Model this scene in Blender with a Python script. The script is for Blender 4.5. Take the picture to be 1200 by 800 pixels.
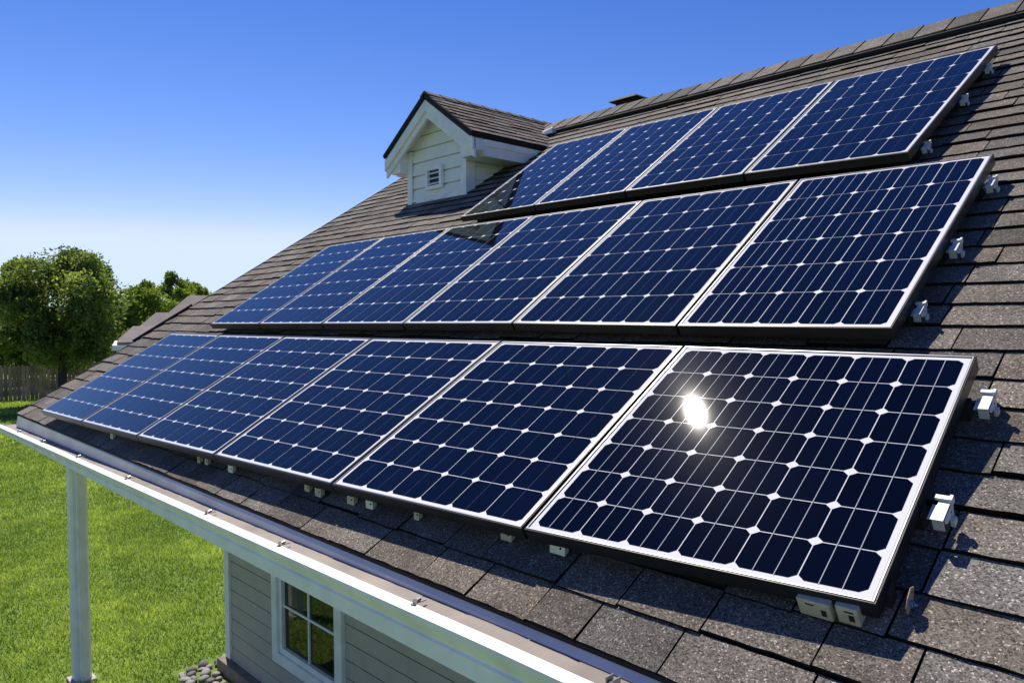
import bpy, math, random
import numpy as np
from mathutils import Vector, Matrix

SC = bpy.context.scene
for o in list(bpy.data.objects):
    bpy.data.objects.remove(o)
COL = SC.collection
ZO = 2.82            # lift so that the lawn is at z = 0 (numbers below are relative to the near panel corner)
GZ = -2.82
R = math.radians

# ------------------------------------------------------------------ camera
CAM = np.array([0.58232, -1.60270, 0.62034])
def cam_rot(yaw, pit, rol):
    cy, sy = math.cos(yaw), math.sin(yaw)
    Rz = np.array([[cy, -sy, 0], [sy, cy, 0], [0, 0, 1]])
    a = math.pi / 2 + pit
    Rx = np.array([[1, 0, 0], [0, math.cos(a), -math.sin(a)], [0, math.sin(a), math.cos(a)]])
    c, s = math.cos(rol), math.sin(rol)
    return Rz @ Rx @ np.array([[c, -s, 0], [s, c, 0], [0, 0, 1]])
CR = cam_rot(0.80402, -0.033057, -0.0073868)
cam = bpy.data.cameras.new('camera'); camo = bpy.data.objects.new('camera', cam); COL.objects.link(camo)
cam.sensor_width = 36; cam.lens = 875.3 / 1200 * 36; cam.clip_start = 0.05; cam.clip_end = 1500
m = Matrix(CR.tolist()).to_4x4(); m.translation = Vector(CAM) + Vector((0, 0, ZO))
camo.matrix_world = m
SC.camera = camo

# ------------------------------------------------------------------ light
SUN = Vector((-0.49, 0.17, 0.855)).normalized()
w = bpy.data.worlds.new('World'); SC.world = w; w.use_nodes = True
nt = w.node_tree; bg = nt.nodes['Background']
sky = nt.nodes.new('ShaderNodeTexSky'); sky.sky_type = 'NISHITA'; sky.sun_disc = False
sky.sun_elevation = math.asin(SUN.z); sky.sun_rotation = math.atan2(SUN.x, SUN.y)
sky.altitude = 0; sky.air_density = 1.0; sky.dust_density = 0.0; sky.ozone_density = 5.0
# the sky model graded per channel: deep blue overhead, pale and milky towards the horizon
sp = nt.nodes.new('ShaderNodeSeparateColor'); cb = nt.nodes.new('ShaderNodeCombineColor'); nt.links.new(sky.outputs[0], sp.inputs[0])
for i, (k_, p_, top_) in enumerate(((0.180, 2.2, 4.7), (0.238, 1.65, 5.75), (0.58, 1.22, 7.8))):
    pw = nt.nodes.new('ShaderNodeMath'); pw.operation = 'POWER'; pw.inputs[1].default_value = p_
    ml = nt.nodes.new('ShaderNodeMath'); ml.operation = 'MULTIPLY'; ml.inputs[1].default_value = k_
    sm = nt.nodes.new('ShaderNodeMath'); sm.operation = 'SMOOTH_MIN'; sm.inputs[1].default_value = top_; sm.inputs[2].default_value = 0.6
    nt.links.new(sp.outputs[i], pw.inputs[0]); nt.links.new(pw.outputs[0], ml.inputs[0]); nt.links.new(ml.outputs[0], sm.inputs[0]); nt.links.new(sm.outputs[0], cb.inputs[i])
nt.links.new(cb.outputs[0], bg.inputs[0]); bg.inputs[1].default_value = 0.12
sl_ = bpy.data.lights.new('sun', 'SUN'); sl_.energy = 5.0; sl_.angle = R(0.53); sl_.color = (1.0, 0.93, 0.82)
so = bpy.data.objects.new('sun', sl_); COL.objects.link(so)
so.rotation_euler = SUN.to_track_quat('Z', 'Y').to_euler(); so.location = (-20, 8, 40)
SC.view_settings.view_transform = 'Standard'; SC.view_settings.look = 'None'
SC.view_settings.exposure = 0.3; SC.view_settings.gamma = 1.0
SC.cycles.use_denoising = True
SC.cycles.max_bounces = 6; SC.cycles.transparent_max_bounces = 6

# ------------------------------------------------------------------ roof frame
SL = R(31.701); CS, SN = math.cos(SL), math.sin(SL)
RM = np.array([[1, 0, 0], [0, CS, -SN], [0, SN, CS]])
def rp(u, v, d=0.0):
    """point on the roof: u along the eave, v up the slope, d above the plane of the panels"""
    return (u, v * CS - d * SN, v * SN + d * CS)
RD = -0.115          # roof surface below the panel plane
def ray(x, y):
    return CR @ np.array([(x - 600) / 875.3, -(y - 400) / 875.3, -1.0])

# ------------------------------------------------------------------ helpers
WL = {}
def setp(o, label=None, cat=None, group=None, kind=None):
    if label: o['label'] = label
    if cat: o['category'] = cat
    if group: o['group'] = group
    if kind: o['kind'] = kind
    return o
def thing(name, loc, label, cat, group=None):
    o = bpy.data.objects.new(name, None); COL.objects.link(o)
    o.empty_display_size = 0.2
    o.location = (loc[0], loc[1], loc[2] + ZO); WL[o.name] = tuple(loc)
    return setp(o, label, cat, group)
class MB:
    def __init__(s): s.v = []; s.f = []; s.m = []; s.t = []
    def add(s, vs, fs, mi=0, tone=0.5):
        b = len(s.v); s.v += [tuple(p) for p in vs]
        for f in fs: s.f.append([b + i for i in f]); s.m.append(mi); s.t.append(tone)
    def hexa(s, c, mi=0, tone=0.5):      # 8 corners: bottom 4 (ccw from above), top 4
        s.add(c, [(3, 2, 1, 0), (4, 5, 6, 7), (0, 1, 5, 4), (1, 2, 6, 5), (2, 3, 7, 6), (3, 0, 4, 7)], mi, tone)
    def box(s, x0, x1, y0, y1, z0, z1, mi=0, f=None, tone=0.5):
        c = [(x0, y0, z0), (x1, y0, z0), (x1, y1, z0), (x0, y1, z0), (x0, y0, z1), (x1, y0, z1), (x1, y1, z1), (x0, y1, z1)]
        if f: c = [f(*p) for p in c]
        s.hexa(c, mi, tone)
    def prism(s, prof, a, b, f, mi=0, tone=0.5, caps=True):   # profile points (p,q), swept from a to b through f(t,p,q)
        n = len(prof)
        vs = [f(a, p, q) for p, q in prof] + [f(b, p, q) for p, q in prof]
        fs = [(i, (i + 1) % n, n + (i + 1) % n, n + i) for i in range(n)]
        if caps: fs += [tuple(range(n))[::-1], tuple(range(n, 2 * n))]
        s.add(vs, fs, mi, tone)
    def tube(s, p0, p1, r0, r1=None, n=8, mi=0, tone=0.5):
        r1 = r0 if r1 is None else r1
        p0 = Vector(p0); p1 = Vector(p1); d = (p1 - p0).normalized()
        a = d.orthogonal().normalized(); b = d.cross(a)
        vs = [p0 + (a * math.cos(t) + b * math.sin(t)) * r0 for t in [2 * math.pi * i / n for i in range(n)]]
        vs += [p1 + (a * math.cos(t) + b * math.sin(t)) * r1 for t in [2 * math.pi * i / n for i in range(n)]]
        s.add(vs, [(i, (i + 1) % n, n + (i + 1) % n, n + i) for i in range(n)] + [tuple(range(n))[::-1], tuple(range(n, 2 * n))], mi, tone)
    def build(s, name, mats, parent=None, bevel=0, smooth=False):
        me = bpy.data.meshes.new(name)
        off = WL[parent.name] if parent else (0, 0, -ZO)
        me.from_pydata([(x - off[0], y - off[1], z - off[2]) for x, y, z in s.v], [], s.f)
        if not isinstance(mats, (list, tuple)): mats = [mats]
        for mt in mats: me.materials.append(mt)
        me.polygons.foreach_set('material_index', s.m)
        at = me.attributes.new('tone', 'FLOAT', 'FACE'); at.data.foreach_set('value', s.t)
        if smooth: me.polygons.foreach_set('use_smooth', [True] * len(me.polygons))
        me.update()
        o = bpy.data.objects.new(name, me); COL.objects.link(o)
        if parent: o.parent = parent; WL[o.name] = off
        else: WL[o.name] = (0, 0, -ZO)
        if bevel:
            b = o.modifiers.new('bevel', 'BEVEL'); b.width = bevel; b.segments = 2; b.limit_method = 'ANGLE'
        return o
def recalc(o):
    import bmesh
    b = bmesh.new(); b.from_mesh(o.data); bmesh.ops.recalc_face_normals(b, faces=b.faces); b.to_mesh(o.data); b.free()

# ------------------------------------------------------------------ materials
def mat(name, col, rough=0.6, spec=0.5, metal=0.0, noise=None, bump=None, coat=0.0, coat_r=0.05, tone=0.0):
    mt = bpy.data.materials.new(name); mt.use_nodes = True; n = mt.node_tree; N = n.nodes; L = n.links
    p = N['Principled BSDF']
    p.inputs['Base Color'].default_value = (*col, 1); p.inputs['Roughness'].default_value = rough
    p.inputs['Specular IOR Level'].default_value = 0.0 if coat else spec; p.inputs['Metallic'].default_value = metal
    p.inputs['Coat Weight'].default_value = coat; p.inputs['Coat Roughness'].default_value = coat_r
    tc = N.new('ShaderNodeTexCoord')
    cur = None
    if noise:                            # (scale, strength, detail)
        t = N.new('ShaderNodeTexNoise'); t.inputs['Scale'].default_value = noise[0]; t.inputs['Detail'].default_value = noise[2]
        L.new(tc.outputs['Object'], t.inputs['Vector'])
        r = N.new('ShaderNodeMapRange'); r.inputs['From Min'].default_value = 0.3; r.inputs['From Max'].default_value = 0.7
        r.inputs['To Min'].default_value = 1 - noise[1]; r.inputs['To Max'].default_value = 1 + noise[1]
        L.new(t.outputs[0], r.inputs[0]); cur = r.outputs[0]
    if tone:
        a = N.new('ShaderNodeAttribute'); a.attribute_name = 'tone'
        r = N.new('ShaderNodeMapRange'); r.inputs['To Min'].default_value = 1 - tone; r.inputs['To Max'].default_value = 1 + tone
        L.new(a.outputs['Fac'], r.inputs[0])
        if cur:
            mm = N.new('ShaderNodeMath'); mm.operation = 'MULTIPLY'; L.new(cur, mm.inputs[0]); L.new(r.outputs[0], mm.inputs[1]); cur = mm.outputs[0]
        else: cur = r.outputs[0]
    if cur:
        vm = N.new('ShaderNodeVectorMath'); vm.operation = 'SCALE'; vm.inputs[0].default_value = col
        L.new(cur, vm.inputs['Scale']); L.new(vm.outputs[0], p.inputs['Base Color'])
    if bump:                             # (scale, strength, distance)
        t = N.new('ShaderNodeTexNoise'); t.inputs['Scale'].default_value = bump[0]; t.inputs['Detail'].default_value = 4
        L.new(tc.outputs['Object'], t.inputs['Vector'])
        b = N.new('ShaderNodeBump'); b.inputs['Strength'].default_value = bump[1]; b.inputs['Distance'].default_value = bump[2]
        L.new(t.outputs[0], b.inputs['Height']); L.new(b.outputs[0], p.inputs['Normal'])
    return mt

def shingle_mat(name, dark, light, warm):
    mt = bpy.data.materials.new(name); mt.use_nodes = True; n = mt.node_tree; N = n.nodes; L = n.links
    p = N['Principled BSDF']; p.inputs['Roughness'].default_value = 0.92; p.inputs['Specular IOR Level'].default_value = 0.25
    tc = N.new('ShaderNodeTexCoord')
    vo = N.new('ShaderNodeTexVoronoi'); vo.inputs['Scale'].default_value = 270; L.new(tc.outputs['Object'], vo.inputs['Vector'])
    sep = N.new('ShaderNodeSeparateColor'); L.new(vo.outputs['Color'], sep.inputs[0])
    ramp = N.new('ShaderNodeValToRGB'); e = ramp.color_ramp
    e.elements[0].position = 0.0; e.elements[0].color = (*dark, 1)
    e.elements[1].position = 1.0; e.elements[1].color = (*light, 1)
    k = e.elements.new(0.55); k.color = (*warm, 1)
    k = e.elements.new(0.92); k.color = (*[c * 1.25 for c in warm], 1)
    L.new(sep.outputs[0], ramp.inputs[0])
    a = N.new('ShaderNodeAttribute'); a.attribute_name = 'tone'
    n1 = N.new('ShaderNodeTexNoise'); n1.inputs['Scale'].default_value = 9; n1.inputs['Detail'].default_value = 5; L.new(tc.outputs['Object'], n1.inputs['Vector'])
    n2 = N.new('ShaderNodeTexNoise'); n2.inputs['Scale'].default_value = 0.9; n2.inputs['Detail'].default_value = 3; L.new(tc.outputs['Object'], n2.inputs['Vector'])
    def mr(src, a0, a1, b0, b1):
        r = N.new('ShaderNodeMapRange'); r.inputs['From Min'].default_value = a0; r.inputs['From Max'].default_value = a1
        r.inputs['To Min'].default_value = b0; r.inputs['To Max'].default_value = b1; L.new(src, r.inputs[0]); return r.outputs[0]
    f1 = mr(a.outputs['Fac'], 0, 1, 0.55, 1.38); f2 = mr(n1.outputs[0], 0.3, 0.7, 0.78, 1.22); f3 = mr(n2.outputs[0], 0.3, 0.7, 0.88, 1.12)
    def mul(x, y):
        q = N.new('ShaderNodeMath'); q.operation = 'MULTIPLY'; L.new(x, q.inputs[0]); L.new(y, q.inputs[1]); return q.outputs[0]
    s = N.new('ShaderNodeVectorMath'); s.operation = 'SCALE'; L.new(ramp.outputs[0], s.inputs[0]); L.new(mul(mul(f1, f2), f3), s.inputs['Scale'])
    # browner or greyer by tab
    mx = N.new('ShaderNodeMix'); mx.data_type = 'RGBA'; mx.blend_type = 'MULTIPLY'
    sn = N.new('ShaderNodeMath'); sn.operation = 'SINE'; m2 = N.new('ShaderNodeMath'); m2.operation = 'MULTIPLY'; m2.inputs[1].default_value = 37.0
    L.new(a.outputs['Fac'], m2.inputs[0]); L.new(m2.outputs[0], sn.inputs[0])
    L.new(mr(sn.outputs[0], -1, 1, 0, 0.9), mx.inputs[0]); L.new(s.outputs[0], mx.inputs[6]); mx.inputs[7].default_value = (1.09, 0.98, 0.87, 1)
    L.new(mx.outputs[2], p.inputs['Base Color'])
    bn = N.new('ShaderNodeBump'); bn.inputs['Strength'].default_value = 0.55; bn.inputs['Distance'].default_value = 0.002
    L.new(sep.outputs[1], bn.inputs['Height']); L.new(bn.outputs[0], p.inputs['Normal'])
    return mt

M = {}
M['shingle'] = shingle_mat('shingle granules', (0.038, 0.035, 0.032), (0.47, 0.43, 0.38), (0.148, 0.137, 0.124))
M['asphalt'] = mat('dark asphalt edge with painted course shadow', (0.012, 0.011, 0.010), 0.95, 0.1)  # asphalt made near black so the course shadow lines sit in the colour
M['white'] = mat('white painted trim', (0.84, 0.84, 0.82), 0.45, noise=(7, 0.10, 7), bump=(60, 0.08, 0.001))
M['gutter_in'] = mat('weathered inside of the gutter', (0.22, 0.185, 0.16), 0.6, noise=(5, 0.3, 6))
M['drip'] = mat('grey painted drip edge', (0.74, 0.69, 0.63), 0.4, noise=(4, 0.12, 4))
M['siding'] = mat('taupe lap siding', (0.44, 0.40, 0.33), 0.6, noise=(6, 0.06, 5), bump=(90, 0.15, 0.001))
M['dsiding'] = mat('white lap siding', (0.85, 0.85, 0.82), 0.6, noise=(6, 0.05, 5), bump=(90, 0.15, 0.001))
M['skirt'] = mat('brown weathered sill board', (0.20, 0.155, 0.12), 0.8, noise=(14, 0.35, 6))
M['frame'] = mat('black anodised frame', (0.012, 0.013, 0.016), 0.32, 0.5, 0.0, noise=(30, 0.2, 3))
M['lip'] = mat('silver edge of the frame', (0.35, 0.35, 0.37), 0.35, 0.5, 0.8)
M['galv'] = mat('white coated steel', (0.62, 0.63, 0.64), 0.4, 0.5, 0.25, noise=(40, 0.1, 3))
M['cream'] = mat('cream plastic', (0.45, 0.42, 0.34), 0.5, noise=(40, 0.15, 3))
M['rust'] = mat('tan steel plate', (0.38, 0.29, 0.22), 0.55, 0.5, 0.3, noise=(80, 0.3, 4))
M['bluebolt'] = mat('blue passivated bolt', (0.12, 0.25, 0.42), 0.35, 0.5, 0.6)
M['dark'] = mat('dark metal', (0.02, 0.021, 0.024), 0.75, 0.2)
M['screw'] = mat('zinc hanger', (0.35, 0.34, 0.33), 0.4, 0.5, 0.7)
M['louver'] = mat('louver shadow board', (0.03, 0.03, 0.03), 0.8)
M['stone'] = mat('river stone', (0.23, 0.215, 0.205), 0.75, noise=(9, 0.3, 6), bump=(30, 0.3, 0.005), tone=0.5)
M['bark'] = mat('bark', (0.06, 0.048, 0.037), 0.95, noise=(12, 0.35, 6), bump=(25, 0.8, 0.02))
M['fence'] = mat('weathered cedar fence', (0.27, 0.20, 0.14), 0.85, noise=(2.5, 0.3, 6), tone=0.35)
M['nroof'] = mat('neighbour shingles', (0.155, 0.13, 0.12), 0.9, noise=(2.2, 0.18, 7), bump=(14, 0.5, 0.02))
M['nwall'] = mat('neighbour siding', (0.62, 0.60, 0.52), 0.7, noise=(3, 0.06, 4))
M['concrete'] = mat('concrete pad', (0.42, 0.39, 0.35), 0.85, noise=(14, 0.2, 6))

def glassy(name, col, rough, var=0.0):
    mt = mat(name, col, rough, 0.5, noise=(4, var, 3) if var else None)
    p = mt.node_tree.nodes['Principled BSDF']
    p.inputs['IOR'].default_value = 1.5
    return mt
M['cell'] = glassy('monocrystalline cell under glass', (0.0035, 0.0075, 0.028), 0.055)
def cellmat():
    mt = M['cell']; N = mt.node_tree.nodes; L = mt.node_tree.links; p = N['Principled BSDF']
    a = N.new('ShaderNodeAttribute'); a.attribute_name = 'tone'
    mx = N.new('ShaderNodeMix'); mx.data_type = 'RGBA'
    L.new(a.outputs['Fac'], mx.inputs[0]); mx.inputs[6].default_value = (0.0010, 0.0014, 0.0042, 1); mx.inputs[7].default_value = (0.0014, 0.0030, 0.0115, 1)
    L.new(mx.outputs[2], p.inputs['Base Color'])
    p.inputs['Roughness'].default_value = 0.22; p.inputs['Specular IOR Level'].default_value = 0.0006
    p.inputs['Coat Weight'].default_value = 1.0; p.inputs['Coat Roughness'].default_value = 0.026; p.inputs['Coat IOR'].default_value = 1.32
    tc = N.new('ShaderNodeTexCoord'); t = N.new('ShaderNodeTexNoise'); t.inputs['Scale'].default_value = 2.0; t.inputs['Detail'].default_value = 2
    L.new(tc.outputs['Object'], t.inputs['Vector'])
    b = N.new('ShaderNodeBump'); b.inputs['Strength'].default_value = 0.012; b.inputs['Distance'].default_value = 0.004
    L.new(t.outputs[0], b.inputs['Height']); L.new(b.outputs[0], p.inputs['Coat Normal'])
cellmat()
M['back'] = mat('white backsheet under glass', (0.76, 0.75, 0.73), 0.6, coat=1.0, coat_r=0.035)
M['bus'] = mat('silver busbar under glass', (0.40, 0.42, 0.46), 0.5, coat=1.0, coat_r=0.035)
M['busf'] = mat('fine silver finger lines under glass', (0.10, 0.12, 0.18), 0.5, coat=1.0, coat_r=0.035)
M['pane'] = glassy('window glass over a dark room', (0.008, 0.012, 0.008), 0.03)

# leaves and grass: diffuse plus light through the blade
def leaf_mat(name, c0, c1, trans=0.35, rough=0.55):
    mt = bpy.data.materials.new(name); mt.use_nodes = True; n = mt.node_tree; N = n.nodes; L = n.links
    p = N['Principled BSDF']; p.inputs['Roughness'].default_value = rough; p.inputs['Specular IOR Level'].default_value = 0.35
    a = N.new('ShaderNodeAttribute'); a.attribute_name = 'tone'
    mx = N.new('ShaderNodeMix'); mx.data_type = 'RGBA'; L.new(a.outputs['Fac'], mx.inputs[0])
    mx.inputs[6].default_value = (*c0, 1); mx.inputs[7].default_value = (*c1, 1)
    L.new(mx.outputs[2], p.inputs['Base Color'])
    tr = N.new('ShaderNodeBsdfTranslucent'); sc = N.new('ShaderNodeMix'); sc.data_type = 'RGBA'; sc.blend_type = 'MULTIPLY'; sc.inputs[0].default_value = 1
    L.new(mx.outputs[2], sc.inputs[6]); sc.inputs[7].default_value = (1.5, 1.5, 0.6, 1); L.new(sc.outputs[2], tr.inputs['Color'])
    ms = N.new('ShaderNodeMixShader'); ms.inputs[0].default_value = trans
    L.new(p.outputs[0], ms.inputs[1]); L.new(tr.outputs[0], ms.inputs[2]); L.new(ms.outputs[0], N['Material Output'].inputs['Surface'])
    return mt
M['leaf_a'] = leaf_mat('mid green leaves', (0.06, 0.10, 0.026), (0.27, 0.34, 0.115), .5)
M['leaf_b'] = leaf_mat('bright green leaves', (0.10, 0.16, 0.03), (0.26, 0.34, 0.07), .5)
M['grass'] = leaf_mat('grass blades', (0.075, 0.16, 0.018), (0.42, 0.51, 0.17), 0.5, 0.4)

def lawn_mat():
    mt = bpy.data.materials.new('lawn'); mt.use_nodes = True; n = mt.node_tree; N = n.nodes; L = n.links
    p = N['Principled BSDF']; p.inputs['Roughness'].default_value = 0.9; p.inputs['Specular IOR Level'].default_value = 0.2
    tc = N.new('ShaderNodeTexCoord')
    t = N.new('ShaderNodeTexNoise'); t.inputs['Scale'].default_value = 0.8; t.inputs['Detail'].default_value = 8; t.inputs['Roughness'].default_value = 0.7
    L.new(tc.outputs['Object'], t.inputs['Vector'])
    t2 = N.new('ShaderNodeTexNoise'); t2.inputs['Scale'].default_value = 25; t2.inputs['Detail'].default_value = 5
    L.new(tc.outputs['Object'], t2.inputs['Vector'])
    ad = N.new('ShaderNodeMath'); ad.operation = 'ADD'; L.new(t.outputs[0], ad.inputs[0]); L.new(t2.outputs[0], ad.inputs[1])
    r = N.new('ShaderNodeMapRange'); r.inputs['From Min'].default_value = 0.7; r.inputs['From Max'].default_value = 1.3; L.new(ad.outputs[0], r.inputs[0])
    mx = N.new('ShaderNodeMix'); mx.data_type = 'RGBA'; L.new(r.outputs[0], mx.inputs[0])
    mx.inputs[6].default_value = (0.075, 0.14, 0.016, 1); mx.inputs[7].default_value = (0.22, 0.30, 0.06, 1)
    L.new(mx.outputs[2], p.inputs['Base Color'])
    b = N.new('ShaderNodeBump'); b.inputs['Strength'].default_value = 1.0; b.inputs['Distance'].default_value = 0.03
    L.new(t2.outputs[0], b.inputs['Height']); L.new(b.outputs[0], p.inputs['Normal'])
    return mt
M['lawn'] = lawn_mat()

# ================================================================== SETTING: lawn
mb = MB(); mb.add([(-420, -250, GZ), (250, -250, GZ), (250, 420, GZ), (-420, 420, GZ)], [(0, 1, 2, 3)])
setp(mb.build('lawn', M['lawn']), kind='structure')

def grass_mesh():
    rng = np.random.default_rng(5)
    zones = [((-14.5, -5.2), (-3.0, 3.6), 2600, 0.011, 0.052), ((-24, -14.5), (-4.0, 6.5), 1000, 0.018, 0.06), ((-41, -24), (-4.0, 12), 330, 0.032, 0.075)]
    V = []; T = []
    for (x0, x1), (y0, y1), den, bw, bh in zones:
        n = int((x1 - x0) * (y1 - y0) * den)
        x = rng.uniform(x0, x1, n); y = rng.uniform(y0, y1, n)
        keep = ~((x > -6.62) & (y > 1.27)) & ~((np.hypot(x + 7.36, y - .3) < .16)) & ~((x > -6.9) & (y > .95) & (y < 1.5))
        x = x[keep]; y = y[keep]; n = len(x)
        # clumps and mowing direction from a few sine waves
        f = np.sin(x * 2.1 + 1.3 * np.sin(y * 1.7)) + np.sin(y * 3.1 + 2 * np.sin(x * 0.9)) + 0.8 * np.sin(x * 7.3 + y * 5.1) + 0.6 * np.sin(y * 13 - x * 11)
        stripe = 0.35 * np.sign(np.sin((y * 0.93 + x * 0.22) * 2 * math.pi / 1.9))
        h = bh * rng.uniform(0.5, 1.25, n) * (1 + 0.14 * f)
        ang = rng.uniform(0, 2 * math.pi, n); lean = rng.uniform(0.1, 0.9, n); la = rng.uniform(0, 2 * math.pi, n)
        wx = np.cos(ang) * bw / 2; wy = np.sin(ang) * bw / 2
        a = np.c_[x - wx, y - wy, np.full(n, GZ)]; b = np.c_[x + wx, y + wy, np.full(n, GZ)]
        c = np.c_[x + np.cos(la) * lean * h + 0.25 * h * stripe, y + np.sin(la) * lean * h, GZ + h]
        V.append(np.stack([a, b, c], 1).reshape(-1, 3))
        T.append(np.clip(0.40 + 0.15 * f + 0.16 * stripe + rng.normal(0, 0.24, n), 0, 1))
    V = np.concatenate(V); T = np.concatenate(T); n = len(T)
    V[:, 2] += ZO
    me = bpy.data.meshes.new('grass'); me.vertices.add(len(V)); me.vertices.foreach_set('co', V.ravel())
    me.loops.add(3 * n); me.loops.foreach_set('vertex_index', np.arange(3 * n))
    me.polygons.add(n); me.polygons.foreach_set('loop_start', np.arange(n) * 3)
    me.update(calc_edges=True); me.materials.append(M['grass'])
    at = me.attributes.new('tone', 'FLOAT', 'FACE'); at.data.foreach_set('value', T)
    o = bpy.data.objects.new('grass', me); COL.objects.link(o)
    setp(o, 'short mown green lawn grass beyond the gutter', 'grass', kind='stuff')
grass_mesh()

# ================================================================== HOUSE
HC = (-2.5, 4.6, GZ)
house = thing('house', HC, 'house with grey-brown shingle roof, white gutter, taupe lap siding and a small white dormer', 'house')
U0, U1 = -7.40, 2.7
V0, V1 = -0.25, 5.40

def shingles(mb, f, u0, u1, v0, v1, seed, exp=0.139, wmin=0.17, wmax=0.33, th=0.0108, mi=0, skip=None, ragged=True):
    """overlapping tabs: f(u, v, d) -> world; every tab is a thin wedge with its own width, tone and lower edge"""
    rr = random.Random(seed)
    k = 0; v = v0
    while v < v1 - 0.02:
        vt = min(v + exp + 0.004, v1)
        u = u0 - rr.uniform(0, wmax) if k else u0
        while u < u1:
            wd = rr.uniform(wmin, wmax)
            a, b = max(u, u0), min(u + wd, u1)
            if b - a > 0.012 and not (skip and skip(a, b, v, vt)):
                thick = th * (rr.choice((0.85, 1.0, 1.3)) if ragged else 1)
                drop = rr.choice((0, 0, -0.004, 0.006, 0.012)) if (ragged and k) else 0
                va = v + drop
                g = 0.0028
                tone = min(1, max(0, rr.gauss(0.5, 0.19)))
                j = lambda: rr.uniform(-0.0022, 0.0022)
                n = max(2, int((b - a) / 0.045))
                us = [a + g + (b - a - 2 * g) * i / n for i in range(n + 1)]
                jl = [va + j() for _ in us]
                top = [f(uu, vv, thick + rr.uniform(-.0008, .0008)) for uu, vv in zip(us, jl)]
                low = [f(uu, vv + 0.0015, -0.012) for uu, vv in zip(us, jl)]
                upt = [f(uu, vt, 0.0006) for uu in us]
                vs = low + top + upt; N = n + 1
                fs = []
                for i in range(n):
                    fs.append((N + i, N + i + 1, 2 * N + i + 1, 2 * N + i))
                mb.add(vs, fs, mi, tone)
                fb = [(i, i + 1, N + i + 1, N + i) for i in range(n)] + [(0, N, 2 * N), (N - 1, 3 * N - 1, 2 * N - 1)]
                mb.add(vs, fb, mi + 1, tone)  # tab fronts and sides: asphalt edge with the course shadow painted in
            u += wd
        v += exp; k += 1
rf = lambda u, v, d: rp(u, v, RD + d)
mb = MB(); shingles(mb, rf, U0, U1, V0, V1, 11)
mb.box(U0, U1, V0 + .004, V1, RD - 0.03, RD - 0.0125, f=rp, tone=0.1)
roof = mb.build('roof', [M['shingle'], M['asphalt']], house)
# ridge cap: overlapping bent pieces
mb = MB(); rr = random.Random(3)
yr, zr = rp(0, V1 + 0.02, RD)[1:]
u = U0
k = 0
while u < U1:
    L_ = 0.215; t = 0.020; lift = 0.034
    for side in (-1, 1):
        fn = lambda uu, s, d: (uu, yr + side * s * CS * 1.0 + side * d * SN, zr + 0.012 - s * SN + d * CS + lift)
        a, b = u + .0055, u + L_
        wdt = 0.30
        c = [fn(a, 0, -.006), fn(b, 0, 0), fn(b, wdt, 0), fn(a, wdt, -.006), fn(a, 0, t - .006), fn(b, 0, t), fn(b, wdt, t), fn(a, wdt, t - .006)]
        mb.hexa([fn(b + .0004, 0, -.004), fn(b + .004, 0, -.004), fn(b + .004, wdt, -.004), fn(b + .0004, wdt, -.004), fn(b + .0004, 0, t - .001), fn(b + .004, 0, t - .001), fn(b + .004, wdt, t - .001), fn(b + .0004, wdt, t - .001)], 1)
        if k == 0: tn = 0.5
        tn = min(1, max(0, rr.gauss(0.55, 0.27))) if side == -1 else tn
        mb.hexa(c, 0, tn)
    u += L_; k += 1
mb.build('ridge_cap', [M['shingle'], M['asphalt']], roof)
# black strip under the cap: vented ridge, its lower-edge shadow put into the colour
mb = MB(); mb.box(U0 + .01, U1, V1 - 0.285, V1 - 0.02, RD + 0.0135, RD + 0.044, f=rp); mb.build('ridge_vent_shadow_strip', M['dark'], roof)
# dark edge flashing standing on the far rake
mb = MB()
pr = [(U0 - .022, RD - .03), (U0 + .004, RD - .03), (U0 + .004, RD + .045), (U0 - .022, RD + .045)]
mb.box(U0 - .020, U0 + .006, 0.93, 1.62, RD - .05, RD + .030, f=rp)
mb.box(U0 - .012, U0 + .004, V0, V1 - .04, RD - .05, RD + .011, f=rp)
mb.build('edge_flashing', M['dark'], roof, bevel=.003)
# roof deck, back slope, rake boards
mb = MB()
zr2 = zr - 0.02
mb.add([(U0 + .02, yr, zr2), (U1, yr, zr2), (U1, 2 * yr + .1, rp(0, V0, RD)[2]), (U0 + .02, 2 * yr + .1, rp(0, V0, RD)[2])], [(0, 1, 2, 3)])
mb.box(U0 + .01, U1, V0 + .03, V1 - .02, RD - .075, RD - .031, f=rp)
mb.build('roof_deck', M['shingle'], house)
mb = MB(); mb.box(U0 + .012, U0 + .035, V0 + .05, V1 - .03, RD - .20, RD - .076, f=rp)
mb.build('rake_board', M['white'], house)
ES = rp(0, V0, RD)          # shingle edge at the eave
# fascia + soffit
mb = MB(); mb.box(U0 + .04, U1, -.119, -.095, -.50, ES[2] - .04)
mb.build('fascia', M['white'], house)
mb = MB(); mb.box(U0 + .04, U1, -.0945, 1.40, -.50, -.485); mb.build('soffit', M['white'], house)
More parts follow.
